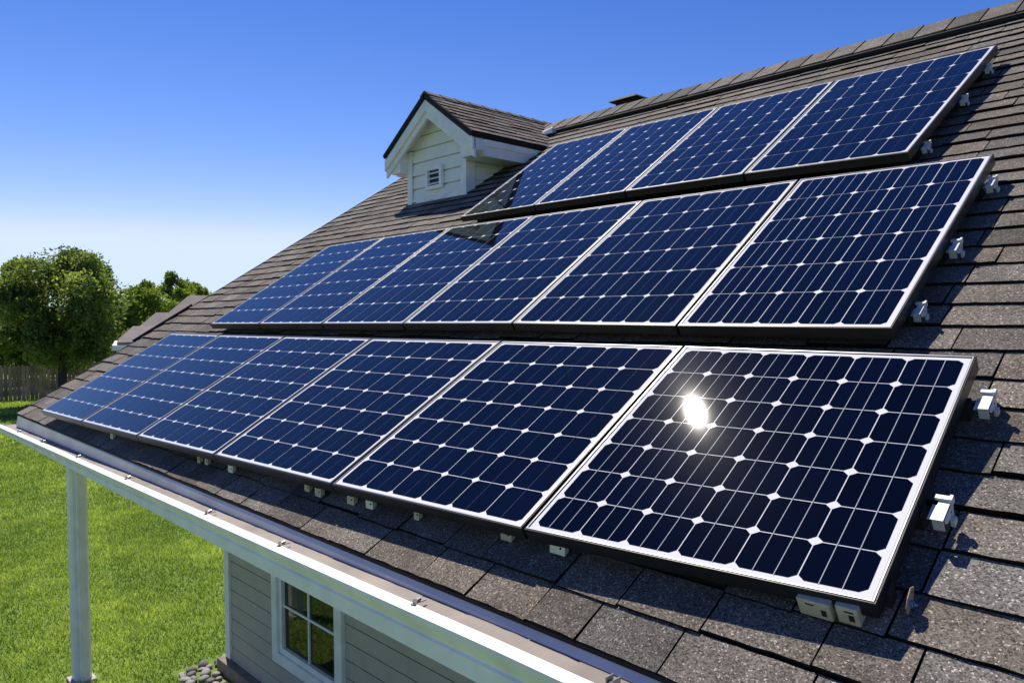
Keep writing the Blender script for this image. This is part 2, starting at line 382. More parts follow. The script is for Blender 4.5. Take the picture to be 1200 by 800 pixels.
# the gutter falls gently towards its far end; its lower edge stays level
def tilt(x, y, z):
    wgt = min(1, max(0, (z + .39) / .12))
    return (x, y, z + wgt * 0.0115 * min(x + .9, 0))
mb = MB()
pf = [(ES[1] + .05, ES[2] - .014), (ES[1] + .006, ES[2] - .016), (-.1610, -.2620), (-.1610, -.2680), (ES[1] + .010, ES[2] - .030), (ES[1] + .05, ES[2] - .026)]
mb.prism(pf, U0 - .02, -.9, lambda t, p, q: (t, p, q + (0.0115 * min(t + .9, 0) if q < -.261 else 0)))
mb.prism(pf, -.9, U1, lambda t, p, q: (t, p, q))
mb.build('drip_edge', M['drip'], house)
mb = MB(); mb.box(U0, U1, ES[1] + .001, ES[1] + .034, ES[2] - .013, ES[2] - .0005); mb.build('eave_shade_strip', M['dark'], house)  # dark strip added to paint the shade below the shingle edge
GX0, GX1 = -7.62, 0.9
yb = -.120
gp = [(yb, -.30), (yb, -.388), (-.268, -.388), (-.268, -.333), (-.262, -.327), (-.262, -.321), (-.270, -.314), (-.277, -.300), (-.284, -.284), (-.287, -.276), (-.287, -.262), (-.241, -.258)]
inn = [(-.241, -.266), (-.2405, -.274), (-.175, -.2675), (yb, -.2665)]
gfun = tilt
mb = MB()
prof = gp + inn
n = len(prof); xs = [GX0, -.9, GX1]
for a, b in zip(xs[:-1], xs[1:]):
    vs = [gfun(a, *p) for p in prof] + [gfun(b, *p) for p in prof]
    for i in range(n):
        j = (i + 1) % n
        mb.add([vs[i], vs[j], vs[n + j], vs[n + i]], [(0, 1, 2, 3)], 1 if i >= len(gp) else 0)
G_ = len(gp)
for xx in (GX0, GX1):     # end caps
    vs = [gfun(xx, *p) for p in gp]; mb.add(vs + [(x - .004, y, z) for x, y, z in vs], [tuple(range(G_)), tuple(range(G_, 2 * G_))[::-1]] + [(i, (i + 1) % G_, G_ + (i + 1) % G_, G_ + i) for i in range(G_)])
gut = mb.build('gutter', [M['white'], M['gutter_in']], house)
def hanger(x):
    mb = MB(); f = gfun
    mb.tube(gfun(x, -.246, -.256), gfun(x, -.246, -.240), .0045)
    mb.box(x - .006, x + .006, -.256, -.238, -.2575, -.2545, f=f)
    mb.box(x - .003, x + .003, -.238, -.20, -.2575, -.2545, f=f)
    mb.tube(gfun(x, -.236, -.249), gfun(x, -.222, -.247), .006)
    return mb.build('gutter_hanger', M['screw'], gut)
for px, py in ((22, 503), (50, 515), (91, 530), (149, 553), (243, 593), (329, 630), (487, 697)):
    r = ray(px, py); t = (-.240 - CAM[1]) / r[1]; hanger(float((CAM + t * r)[0]))
mb = MB(); r = ray(712, 796); t = (-.235 - CAM[1]) / r[1]; jx = float((CAM + t * r)[0])
mb.box(jx - .006, jx + .006, -.2875, -.196, -.262, -.2525); mb.box(jx + .007, jx + .010, -.252, -.225, -.27, -.225)
mb.box(jx + .028, jx + .031, -.252, -.225, -.27, -.225); mb.box(jx + .0105, jx + .0275, -.246, -.230, -.256, -.244); mb.tube((jx + .019, -.252, -.240), (jx + .019, -.228, -.240), .006)
mb.build('gutter_joint_clip', M['screw'], gut)

# walls
YW = 1.40; WX0 = -6.58
WIN = dict(x0=-5.56, x1=-4.40, z0=-2.38, z1=-.98)
def lap(mb, a0, a1, z0, z1, f, exp=0.14, hole=None):
    z = z0
    while z < z1:
        zt = min(z + exp, z1)
        segs = [(a0, a1)]
        if hole and z < hole[3] and zt > hole[2]: segs = [(a0, hole[0]), (hole[1], a1)]
        for s0, s1 in segs:
            if s1 - s0 > .01:
                mb.hexa([f(s0, .0, z), f(s1, .0, z), f(s1, -.03, z), f(s0, -.03, z), f(s0, -.009, zt - .015), f(s1, -.009, zt - .015), f(s1, -.03, zt - .015), f(s0, -.03, zt - .015)])
                mb.hexa([f(s0, -.028, zt - .015), f(s1, -.028, zt - .015), f(s1, -.03, zt - .015), f(s0, -.03, zt - .015), f(s0, -.028, zt), f(s1, -.028, zt), f(s1, -.03, zt), f(s0, -.03, zt)])
        z = zt
mb = MB(); lap(mb, WX0 + .09, U1, -2.69, -.5, lambda a, o, z: (a, YW - .014 - o, z), hole=(WIN['x0'] + .05, WIN['x1'] - .05, WIN['z0'] + .05, WIN['z1'] - .05))
wall = mb.build('front_wall', M['siding'], house); recalc(wall)
mb = MB(); lap(mb, YW + .09, 7.9, -2.69, -.5, lambda a, o, z: (WX0 + .014 + o, a, z))
# gable end above the side wall
mb.add([(WX0 + .03, YW, -.5), (WX0 + .03, 7.9, -.5), (WX0 + .03, 7.9, .0), (WX0 + .03, yr, zr - .14), (WX0 + .03, YW, rp(0, 1.75, RD)[2] - .2)], [(0, 1, 2, 3, 4)])
sw = mb.build('side_wall', M['siding'], house); recalc(sw)
mb = MB(); mb.box(WX0 - .004, WX0 + .095, YW - .032, YW - .004, -2.685, -.5); mb.box(WX0 - .012, WX0 + .014, YW - .030, YW + .095, -2.685, -.5)
mb.build('corner_board', M['white'], house, bevel=.003)
mb = MB(); mb.box(WX0 - .05, U1, YW - .10, YW + .05, GZ, -2.688); mb.box(WX0 - .05, WX0 + .05, YW + .05, 7.9, GZ, -2.688)
mb.build('sill_board', M['skirt'], house, bevel=.006)
# back and right shell so the house is closed from elsewhere
mb = MB(); mb.box(U1 - .1, U1, YW, 7.9, GZ, -.3); mb.box(WX0 + .05, U1, 7.85, 7.95, GZ, -.2); mb.build('rear_wall', M['siding'], house)
# window
W = WIN; mb = MB()
mb.box(W['x0'], W['x0'] + .095, YW - .045, YW, W['z0'], W['z1']); mb.box(W['x1'] - .095, W['x1'], YW - .045, YW, W['z0'], W['z1'])
mb.box(W['x0'] + .0955, W['x1'] - .0955, YW - .045, YW, W['z0'], W['z0'] + .095); mb.box(W['x0'] + .0955, W['x1'] - .0955, YW - .045, YW, W['z1'] - .10, W['z1'])
win = mb.build('window', M['white'], house, bevel=.004)
ix0, ix1, iz0, iz1 = W['x0'] + .097, W['x1'] - .097, W['z0'] + .097, W['z1'] - .102
mb = MB(); s = .05
mb.box(ix0, ix0 + s, YW - .022, YW + .03, iz0, iz1); mb.box(ix1 - s, ix1, YW - .022, YW + .03, iz0, iz1)
mb.box(ix0 + s, ix1 - s, YW - .022, YW + .03, iz0, iz0 + s); mb.box(ix0 + s, ix1 - s, YW - .022, YW + .03, iz1 - s, iz1)
mb.build('sash', M['white'], win, bevel=.003)
gx0, gx1, gz0, gz1 = ix0 + s, ix1 - s, iz0 + s, iz1 - s
mb = MB(); mb.box(gx0, gx1, YW + .012, YW + .018, gz0, gz1); mb.build('pane', M['pane'], win)
mb = MB(); xm = (gx0 + gx1) / 2
mb.box(xm - .009, xm + .009, YW - .004, YW + .011, gz0, gz1)
for k in (1, 2):
    zz = gz0 + (gz1 - gz0) * k / 3; mb.box(gx0, gx1, YW - .002, YW + .0105, zz - .009, zz + .009)
mb.build('muntin', M['white'], win)
# porch post
PX, PY = -7.36, .30
mb = MB(); s = .075; c = .022
pp = [(-s + c, -s), (s - c, -s), (s, -s + c), (s, s - c), (s - c, s), (-s + c, s), (-s, s - c), (-s, -s + c)]
mb.prism(pp, GZ + .03, -.5, lambda t, p, q: (PX + p, PY + q, t))
mb.box(PX + .06, PX + .115, PY - .03, PY + .045, GZ + .03, -.5)
post = mb.build('porch_post', M['white'], house, bevel=.003)
mb = MB(); mb.box(PX - .10, PX + .13, PY - .11, PY + .10, GZ, GZ + .032); mb.build('post_base', M['concrete'], post, bevel=.006)

# roof vent beyond the ridge
vx, vy = -4.33, yr + .28
mb = MB(); zb = zr - .35
mb.box(vx - .13, vx + .13, vy - .13, vy + .13, zb, zr + .155)
mb.hexa([(vx - .19, vy - .19, zr + .155), (vx + .19, vy - .19, zr + .155), (vx + .19, vy + .19, zr + .155), (vx - .19, vy + .19, zr + .155),
         (vx - .12, vy - .12, zr + .20), (vx + .12, vy - .12, zr + .20), (vx + .12, vy + .12, zr + .20), (vx - .12, vy + .12, zr + .20)])
mb.box(vx - .42, vx - .14, vy - .11, vy + .11, zb, zr + .075)
mb.build('roof_vent', M['dark'], house, bevel=.006)
# white flashing where the dormer meets the ridge
mb = MB(); x_, y_, z_ = rp(-5.02, 5.10, RD + .03)
mb.hexa([(x_ - .10, y_ - .07, z_ - .03), (x_ + .09, y_ - .05, z_ - .02), (x_ + .09, y_ + .04, z_ - .0), (x_ - .10, y_ + .03, z_ - .01),
         (x_ - .08, y_ - .04, z_ + .03), (x_ + .07, y_ - .03, z_ + .05), (x_ + .06, y_ + .03, z_ + .05), (x_ - .08, y_ + .02, z_ + .03)])
mb.build('dormer_flashing', M['galv'], house, bevel=.01)

# ------------------------------------------------------------------ dormer
DX = -5.42; DH = 2.84; DE = 2.34; HWD = .71; YF = 3.18; YO = 3.01
WXL, WXR = -5.90, -5.00
slope_d = (DH - DE) / HWD; th_d = math.atan(slope_d); cd, sd = math.cos(th_d), math.sin(th_d)
mb = MB()
def hz(x): return DH - .07 - abs(x - DX) * slope_d
fd = lambda a, o, z: (a, YF - o, z)
# front siding courses cut to the gable
z = 1.70; exp = .135
while z < DH - .12:
    zt = min(z + exp, DH - .10)
    def xr(zz): return (DH - .07 - zz) / slope_d
    l0 = max(WXL, DX - xr(z)); r0 = min(WXR, DX + xr(z)); l1 = max(WXL, DX - xr(zt)); r1 = min(WXR, DX + xr(zt))
    mb.hexa([(l0, YF - .014, z), (r0, YF - .014, z), (r0, YF + .03, z), (l0, YF + .03, z), (l1, YF - .006, zt - .013), (r1, YF - .006, zt - .013), (r1, YF + .03, zt - .013), (l1, YF + .03, zt - .013)])
    mb.hexa([(l1, YF + .016, zt - .013), (r1, YF + .016, zt - .013), (r1, YF + .03, zt - .013), (l1, YF + .03, zt - .013), (l1, YF + .016, zt), (r1, YF + .016, zt), (r1, YF + .03, zt), (l1, YF + .03, zt)])
    z = zt
for xs_, sg in ((WXR, 1), (WXL, -1)):
    z = 1.70
    while z < DE - .04:
        zt = z + exp
        a, b = xs_ + sg * .014, xs_ + sg * .003; c_ = xs_ - sg * .03
        mb.hexa([(a, YF + .03, z), (a, 4.3, z), (c_, 4.3, z), (c_, YF + .03, z), (b, YF + .03, zt), (b, 4.3, zt), (c_, 4.3, zt), (c_, YF + .03, zt)])
        z = zt
dorm = mb.build('dormer', M['dsiding'], house); recalc(dorm)
# corner boards
mb = MB()
mb.box(WXL - .03, WXL + .045, YF - .032, YF - .0145, 1.72, 2.36); mb.box(WXR - .06, WXR + .026, YF - .032, YF - .0145, 1.72, 2.36)
mb.box(WXR + .0145, WXR + .028, YF - .0144, YF + .085, 1.72, 2.36); mb.box(WXL - .028, WXL - .0145, YF - .0144, YF + .06, 1.70, 2.36)
mb.box(WXL + .046, WXR - .061, YF - .026, YF - .0144, 1.80, 1.862)
mb.build('dormer_corner_board', M['white'], dorm, bevel=.002)
# roof slopes with their own shingle courses
mb = MB(); YB = 4.86
SLN = HWD / cd
for side in (-1, 1):
    def fs_(u, v, d, side=side):       # u along the dormer ridge (y), v up the slope from the eave
        x = DX + side * (HWD - v * cd) + side * d * sd
        return (x, u, DE + v * sd + d * cd)
    shingles(mb, (lambda u, v, d, fs_=fs_: fs_(u, v, d + .012)), YO - .02, YB, 0, SLN, 40 + side, exp=.095, wmin=.16, wmax=.32, th=.009)
    mb.box(YO - .012, YB, .006, SLN - .002, -.045, -.0005, f=fs_, tone=.1)
# little ridge cap
u = YO - .02
while u < YB:
    for side in (-1, 1):
        fn = lambda uu, s, d: (DX + side * s * cd + side * d * sd, uu, DH + .022 - s * sd + d * cd)
        c = [fn(u, 0, 0), fn(u + .2, 0, -.006), fn(u + .2, .075, -.006), fn(u, .075, 0), fn(u, 0, .012), fn(u + .2, 0, .006), fn(u + .2, .075, .006), fn(u, .075, .012)]
        mb.hexa(c, 0, rr.uniform(.3, .7))
    u += .19
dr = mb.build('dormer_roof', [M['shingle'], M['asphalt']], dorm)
# dark drip line along the eave and rake
mb = MB()
for side in (-1, 1):
    def fs_(u, v, d, side=side): return (DX + side * (HWD - v * cd) + side * d * sd, u, DE + v * sd + d * cd)
    mb.box(YO - .026, YO - .013, -.012, SLN, -.03, .012, f=fs_); mb.box(YO - .012, YB, -.012, .005, -.03, .006, f=fs_)
mb.build('dormer_drip_edge', M['dark'], dorm)
# barge boards, box returns, eave fascia, soffit
mb = MB()
for side in (-1, 1):
    def P(s, dn, y): return (DX + side * s, y, DH - .045 - s * slope_d - dn)      # s horizontally from the apex
    for y0, y1, d0, d1 in ((YO - .010, YO + .012, .0, .115), (YO + .0125, YO + .036, .1, .185)):
        c = []
        se = HWD + .004
        q = [(P(0, d1, y0)), (P(se, d1, y0)), (P(se, d1, y1)), (P(0, d1, y1)), (P(0, d0, y0)), (P(se, d0, y0)), (P(se, d0, y1)), (P(0, d0, y1))]
        mb.hexa(q)
    # cornice return at the eave end
    xe = HWD + .002; xi = .50
    zb_ = DE - .20
    q = [(xi, zb_), (xe - .06, zb_), (xe, zb_ + .045), (xe, DE - .05), (xi, DE - .05 + (xe - xi) * slope_d * .9)]
    vs = [(DX + side * a, YO + .0365, b) for a, b in q] + [(DX + side * a, YF - .033, b) for a, b in q]
    mb.add(vs, [(0, 1, 2, 3, 4), (9, 8, 7, 6, 5)] + [(i, (i + 1) % 5, 5 + (i + 1) % 5, 5 + i) for i in range(5)])
    # eave fascia running back, two laps
    x0 = DX + side * (HWD - .022); x1 = DX + side * (HWD - .002)
    mb.box(min(x0, x1), max(x0, x1), YF - .032, 4.5, DE - .20, DE - .055)
    x1b = DX + side * (HWD + .008)
    mb.box(min(x0, x1b), max(x0, x1b), YF - .0315, 4.5, DE - .105, DE - .045)
    xw = WXR + .03 if side == 1 else WXL - .03
    xx = sorted((xw, x0)); mb.box(xx[0], xx[1] - .001, YF - .03, 4.4, DE - .195, DE - .183)
    # sloping soffit under the rake
    c = [(DX + side * .01, YO + .037, DH - .13), (DX + side * .5, YO + .037, DH - .13 - .49 * slope_d), (DX + side * .5, YF, DH - .13 - .49 * slope_d), (DX + side * .01, YF, DH - .13)]
    mb.hexa([*c, *[(a, b, z + .012) for a, b, z in c]])
bb = mb.build('dormer_fascia', M['white'], dorm); recalc(bb)
# louvre
lx0, lx1, lz0, lz1 = -5.60, -5.34, 1.925, 2.155
mb = MB(); yy = YF - .015
fr = .036
mb.box(lx0, lx0 + fr, yy - .035, yy, lz0, lz1); mb.box(lx1 - fr, lx1, yy - .035, yy, lz0, lz1)
mb.box(lx0 + fr, lx1 - fr, yy - .035, yy, lz0, lz0 + fr); mb.box(lx0 + fr, lx1 - fr, yy - .035, yy, lz1 - fr, lz1)
for k in range(3):
    zz = lz0 + fr + .012 + k * .052
    mb.hexa([(lx0 + fr, yy - .028, zz), (lx1 - fr, yy - .028, zz), (lx1 - fr, yy - .004, zz + .018), (lx0 + fr, yy - .004, zz + .018),
             (lx0 + fr, yy - .028, zz + .007), (lx1 - fr, yy - .028, zz + .007), (lx1 - fr, yy - .004, zz + .025), (lx0 + fr, yy - .004, zz + .025)])
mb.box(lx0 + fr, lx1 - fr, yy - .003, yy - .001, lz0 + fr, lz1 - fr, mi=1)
mb.build('louver_vent', [M['white'], M['louver']], dorm)

# ================================================================== SOLAR PANELS
BOT = ([(0.0, .02), (-1.01, -.04), (-2.06, -.085), (-3.15, -.12), (-4.22, -.155), (-5.32, -.185), (-6.40, -.21)],
       [(-.02, .955), (-.995, .965), (-2.0, .965), (-3.09, .96), (-4.14, .955), (-5.20, .95), (-6.25, .955)])
MID = ([(-.29, 1.09), (-1.11, 1.10), (-2.07, 1.115), (-2.98, 1.11), (-3.90, 1.105), (-4.83, 1.10), (-5.73, 1.095)],
       [(-.29, 2.47), (-1.16, 2.495), (-2.14, 2.51), (-3.07, 2.52), (-3.99, 2.53), (-4.90, 2.52), (-5.81, 2.51)])
TOP = ([(-.68, 2.64), (-1.57, 2.695), (-2.42, 2.715), (-3.25, 2.72), (-4.08, 2.715)],
       [(-.63, 4.20), (-1.60, 4.235), (-2.50, 4.25), (-3.37, 4.26), (-4.23, 4.255)])
ncell = {'bottom': [(6, 7, 2), (6, 7, 1), (6, 7, 1), (6, 7, 1), (6, 7, 1), (6, 7, 1)],
         'middle': [(5, 6, 2), (7, 6, 1), (6, 6, 1), (6, 6, 1), (6, 7, 1), (6, 7, 1)],
         'top': [(6, 7, 1), (6, 7, 1), (6, 7, 1), (6, 7, 1)]}
# the near panel of the bottom row is racked a touch off the roof plane, so that it mirrors the sun
rg = ray(815, 482); rg = rg / np.linalg.norm(rg); s_ = np.array(SUN); nrm = (s_ - rg); nrm /= np.linalg.norm(nrm); nloc = RM.T @ nrm
def d_near(u, v): return -(nloc[0] * (u + .5) + nloc[1] * (v - .45)) / nloc[2]
ORD = ['nearest the lens', 'second from the near end', 'third from the near end', 'fourth from the near end', 'second from the far end', 'at the far end']
def panel(row, k, bl, br, tr, tl, spec, tilted=False):
    nu, nv, nb = spec
    g = .006
    P = [np.array(q, float) for q in (bl, br, tr, tl)]
    if tilted:
        nw = RM @ nloc; c0 = np.array(rp(-.5, .45, 0)); Q = []
        for q in P:
            X = np.array(rp(q[0], q[1], 0)); d_ = X - CAM; t_ = (nw @ (c0 - CAM)) / (nw @ d_); Q.append(((CAM + t_ * d_) @ RM)[:2])
        P = Q
    wid = np.linalg.norm(P[1] - P[0]); hei = np.linalg.norm(P[3] - P[0])
    def F(a, b, d):                       # a, b in metres from the lower left corner
        s, t = a / wid, b / hei
        q = (1 - s) * (1 - t) * P[0] + s * (1 - t) * P[1] + s * t * P[2] + (1 - s) * t * P[3]
        dd = d_near(q[0], q[1]) if tilted else 0.0
        return rp(q[0], q[1], d + dd)
    base = F(wid / 2, hei / 2, -.06)
    n = len({'bottom': BOT, 'middle': MID, 'top': TOP}[row][0]) - 1
    which = ORD[k] if k < (4 if n == 6 else 2) else ORD[6 - (n - k)]
    extra = {('bottom', 0): ' with the sun glaring off it', ('middle', 0): ' with five wide columns of cells', ('top', 3): ' mirroring the dormer'}.get((row, k), '')
    root = thing('solar_panel', base, f'blue-black solar panel of the {row} row, {which}{extra}', 'solar panel', 'solar panels in three rows on the roof')
    w0, w1, h0, h1 = g, wid - g, g * .5, hei - g * .5
    FD = .046; lip = .011
    mb = MB()
    for a0, a1, b0, b1 in ((w0, w1, h0, h0 + lip), (w0, w1, h1 - lip, h1), (w0, w0 + lip, h0 + lip, h1 - lip), (w1 - lip, w1, h0 + lip, h1 - lip)):
        mb.box(a0, a1, b0, b1, -FD, 0, f=F, mi=0)
    # inner lower flange
    mb.box(w0 + lip, w0 + .03, h0 + lip, h1 - lip, -FD, -FD + .002, f=F); mb.box(w1 - .03, w1 - lip, h0 + lip, h1 - lip, -FD, -FD + .002, f=F)
    fr = mb.build('frame', M['frame'], root, bevel=.0012)
    # thin silver strip between the black side and the white border
    mb = MB(); a = .0055; e = lip - .0022
    for q in ((w0 + a, w1 - a, h0 + a, h0 + e), (w0 + a, w1 - a, h1 - e, h1 - a), (w0 + a, w0 + e, h0 + e, h1 - e), (w1 - e, w1 - a, h0 + e, h1 - e)):
        mb.box(*q, .0002, .0016, f=F)
    mb.build('frame_edge', M['lip'], root)
    # backsheet with the cells laid on it
    mb = MB(); x0, x1, y0, y1 = w0 + lip, w1 - lip, h0 + lip, h1 - lip
    mb.box(x0, x1, y0, y1, -.006, -.0016, f=F)
    bs = mb.build('backsheet', M['back'], root)
    bd = .0135
    cx0, cx1, cy0, cy1 = x0 + bd, x1 - bd, y0 + bd * .9, y1 - bd * .9
    cw = (cx1 - cx0) / nu; ch = (cy1 - cy0) / nv; gp_ = .0036; cf = .0165
    rnd = random.Random(hash((row == 'top', row == 'middle', k)) % 1000)
    mb = MB()
    for i in range(nu):
        for j in range(nv):
            a, b = cx0 + i * cw + gp_ * .5, cx0 + (i + 1) * cw - gp_ * .5
            c, d = cy0 + j * ch + gp_ * .5, cy0 + (j + 1) * ch - gp_ * .5
            oc = [(a + cf, c), (b - cf, c), (b, c + cf * .8), (b, d - cf * .8), (b - cf, d), (a + cf, d), (a, d - cf * .8), (a, c + cf * .8)]
            mb.add([F(p, q, -.0009) for p, q in oc], [tuple(range(8))], 0, rnd.uniform(.2, .8))
    mb.build('cells', M['cell'], root)
    mb = MB(); bw = .0022 if nb == 2 else .0011
    for i in range(nu):
        for q in range(1, nb + 1):
            c = cx0 + i * cw + cw * q / (nb + 1)
            mb.add([F(c - bw / 2, cy0, -.0003), F(c + bw / 2, cy0, -.0003), F(c + bw / 2, cy1, -.0003), F(c - bw / 2, cy1, -.0003)], [(0, 1, 2, 3)])
    mb.build('busbars', M['bus'] if nb == 2 else M['busf'], root)
    return root
for row, (B, T) in (('bottom', BOT), ('middle', MID), ('top', TOP)):
    for k in range(len(B) - 1):
        panel(row, k, B[k + 1], B[k], T[k], T[k + 1], ncell[row][k], tilted=(row == 'bottom' and k == 0))

# ------------------------------------------------------------------ mounting rails with their end brackets
def bracket_shape(mb, u, v, kind):
    f = lambda a, b, c: rp(u + a, v + b, -.062 + c)
    if kind == 'plate':
        pl = [(-.035, -.045), (.0, -.05), (.02, -.02), (.03, .02), (.012, .045), (-.01, .03), (-.03, .015)]
        mb.prism(pl, .006, .009, lambda t, p, q: f(t + .004, q * .62, p * .62 - .012))
        mb.tube(f(.008, -.008, -.020), f(.020, -.008, -.020), .008, mi=1); mb.tube(f(.020, -.008, -.020), f(.027, -.008, -.020), .004, mi=1)
        mb.tube(f(.010, .012, -.006), f(.0137, .012, -.006), .003, mi=2)
        return
    s = .62 if kind == 'wide' else .56
    q = lambda a, b, c: f(a * s, b * s, c * s)
    mb.box(.004, .044, -.055, .060, .028, .034, f=q)                 # top plate
    mb.box(-.010, .046, .045, .066, .0345, .046, f=q)                # upper cap
    mb.box(.040, .052, .040, .068, .020, .052, f=q)                  # rolled edge
    mb.box(.004, .044, -.060, -.0552, -.020, .034, f=q)              # front flange
    pl = [(-.05, .0345 - .007), (.052, .0275), (.058, .0), (.045, -.035), (.012, -.040), (-.002, -.012), (-.03, -.006), (-.05, .01)]
    mb.prism(pl, .0445, .0475, lambda t, p, c: q(t, p, c))           # side web
    mb.box(.0475, .062, -.005, .030, -.045, -.018, f=q)              # welded foot
    mb.tube(q(.0476, .022, .006), q(.0492, .022, .006), .005 * s, mi=2)
    mb.box(-.02, .004, -.04, .04, .010, .014, f=q)
rails = [('bottom', .80, .0, 'wide', 'upper'), ('bottom', .37, .0, 'wide', 'middle'), ('bottom', .12, .0, 'plate', 'lowest'),
         ('middle', 2.27, -.29, 'wide', 'upper'), ('middle', 1.72, -.29, 'wide', 'middle'), ('middle', 1.28, -.29, 'slim', 'lowest'),
         ('top', 3.93, -.65, 'slim', 'upper'), ('top', 3.44, -.66, 'slim', 'middle'), ('top', 2.82, -.68, 'slim', 'lowest')]
for row, v, ue, kind, pos in rails:
    far = {'bottom': -6.2, 'middle': -5.65, 'top': -4.0}[row]
    desc = 'punched tan end plate' if kind == 'plate' else ('white end bracket' if kind == 'wide' else 'small white bracket')
    root = thing('mounting_rail', rp(ue, v, RD + .01), f'{pos} rail under the {row} panel row with {desc} at its right end', 'mounting rail', 'rails carrying the solar panels')
    mb = MB(); mb.box(far, ue - .015, v - .018, v + .018, RD + .0135, -.049, f=rp); mb.build('rail', M['dark'], root)
    mb = MB(); bracket_shape(mb, ue + (.010 if row == 'bottom' else .004), v, kind)
    if kind == 'plate': low_rail = root
    b = mb.build('end_bracket', [M['rust'] if kind == 'plate' else M['galv'], M['bluebolt'], M['dark']], root, bevel=.0015); recalc(b)

# small feet under the lower edge of the bottom row
feet = [(585, 630, .05, 'cream', 'tan box foot beside the joint of the two nearest panels'), (645, 646, .062, 'galv', 'shiny bent metal foot under the left end of the nearest panel'),
        (480, 606, .03, 'cream', 'narrow tan foot under the middle of the second nearest panel'), (425, 593, .05, 'galv', 'white square foot under the left end of the second nearest panel'),
        (403, 588, .05, 'cream', 'dull tan foot at the left corner of the second nearest panel'), (365, 579, .05, 'cream', 'curled cream foot under the right end of the third panel'),
        (352, 573, .04, 'cream', 'flat cream foot next to the curled one under the third panel'), (263, 551, .055, 'galv', 'white foot under the left end of the third panel'),
        (235, 542, .04, 'cream', 'grey foot under the right corner of the fourth panel'), (226, 540, .03, 'cream', 'little grey foot just left of the fourth panel corner foot'),
        (125, 512, .05, 'galv', 'small foot far off under the fifth panel')]
for px, py, wd, mk, lab in feet:
    r = ray(px, py); nrm_ = RM @ np.array([0, 0, 1.0]); t = (-.078 - nrm_ @ CAM) / (nrm_ @ r); p = (CAM + t * r) @ RM
    u, v = float(p[0]), float(p[1])
    lo = RD + .010; v += .018
    def f(a, b, c):
        q = rp(u + a, v + b, lo); return (q[0], q[1], q[2] + c)
    mb = MB(); h = wd / 2; ht = .055
    mb.box(-h, h, .0, .022, -.002, ht, f=f); pass
    mb.box(-h * .55, h * .55, -.0015, -.0002, ht * .62, ht * .72, f=f, mi=1); mb.tube(f(h * .45, -.003, ht * .35), f(h * .45, .001, ht * .35), .0035, mi=1)
    o = mb.build('foot', [M[mk], M['dark']], low_rail, bevel=.0015); o['label'] = lab
# junction boxes under the near corner
for (px0, px1, py0, lab, nm) in ((932, 976, 714, 'longer cream junction box with a small dark label under the near panel corner', 'junction_box'), (978, 1008, 722, 'shorter cream junction box right of the longer one under the near panel corner', 'junction_box')):
    nrm_ = RM @ np.array([0, 0, 1.0]); us = []
    for px in (px0, px1):
        r = ray(px, py0); t = (-.075 - nrm_ @ CAM) / (nrm_ @ r); us.append((CAM + t * r) @ RM)
    u0, u1 = us[0][0], us[1][0]; v = (us[0][1] + us[1][1]) / 2 + .001
    o = thing('junction_box', rp((u0 + u1) / 2, v, RD), lab, 'junction box', 'junction boxes under the near corner')
    mb = MB(); mb.box(u0, u1, v, v + .05, RD + .012, -.050, f=rp); mb.build('housing', M['cream'], o, bevel=.003)
    mb = MB(); mb.box(u1 - .022, u1 - .010, v - .0012, v - .0002, RD + .026, RD + .045, f=rp); mb.box(u0 + .02, u0 + .04, v - .0012, v - .0002, RD + .052, RD + .056, f=rp); mb.build('label', M['dark'], o)

# ================================================================== river stones by the wall
rs = random.Random(8)
def stone_mesh(seed):
    import bmesh
    rg_ = random.Random(seed); b = bmesh.new(); bmesh.ops.create_icosphere(b, subdivisions=3, radius=1)
    ph = [rg_.uniform(0, 6) for _ in range(6)]
    for v in b.verts:
        c = v.co.copy(); k = 1 + .10 * math.sin(c.x * 2.3 + ph[0]) + .09 * math.sin(c.y * 2.9 + ph[1]) + .07 * math.sin(c.z * 3.3 + ph[2])
        v.co = Vector((c.x * k, c.y * k * .72, c.z * k * .5))
    me = bpy.data.meshes.new('river_stone'); b.to_mesh(me); b.free(); me.materials.append(M['stone'])
    me.polygons.foreach_set('use_smooth', [True] * len(me.polygons))
    at = me.attributes.new('tone', 'FLOAT', 'FACE'); t = rg_.uniform(0, 1); at.data.foreach_set('value', [t] * len(me.polygons)); return me
sm = [stone_mesh(i) for i in range(7)]
cnt = 0
placed = []
for _ in range(900):
    if cnt >= 110: break
    x = rs.uniform(-6.84, -5.4); y = rs.uniform(.98, 1.27)
    if x < -6.62: y = rs.uniform(1.0, 1.75)
    r = rs.uniform(.030, .062)
    if any((x - a) ** 2 + (y - b) ** 2 < ((r + c) * .72) ** 2 for a, b, c in placed): continue
    if x > -6.72 and y > 1.25: continue
    placed.append((x, y, r))
    o = bpy.data.objects.new('river_stone', rs.choice(sm)); COL.objects.link(o)
    o.location = (x, y, r * .38); o.scale = (r, r, r); o.rotation_euler = (rs.uniform(-.25, .25), rs.uniform(-.25, .25), rs.uniform(0, 6.3))
    setp(o, 'smooth grey river stone in the stone bed along the foot of the wall', 'stone', 'river stones along the foot of the wall'); cnt += 1

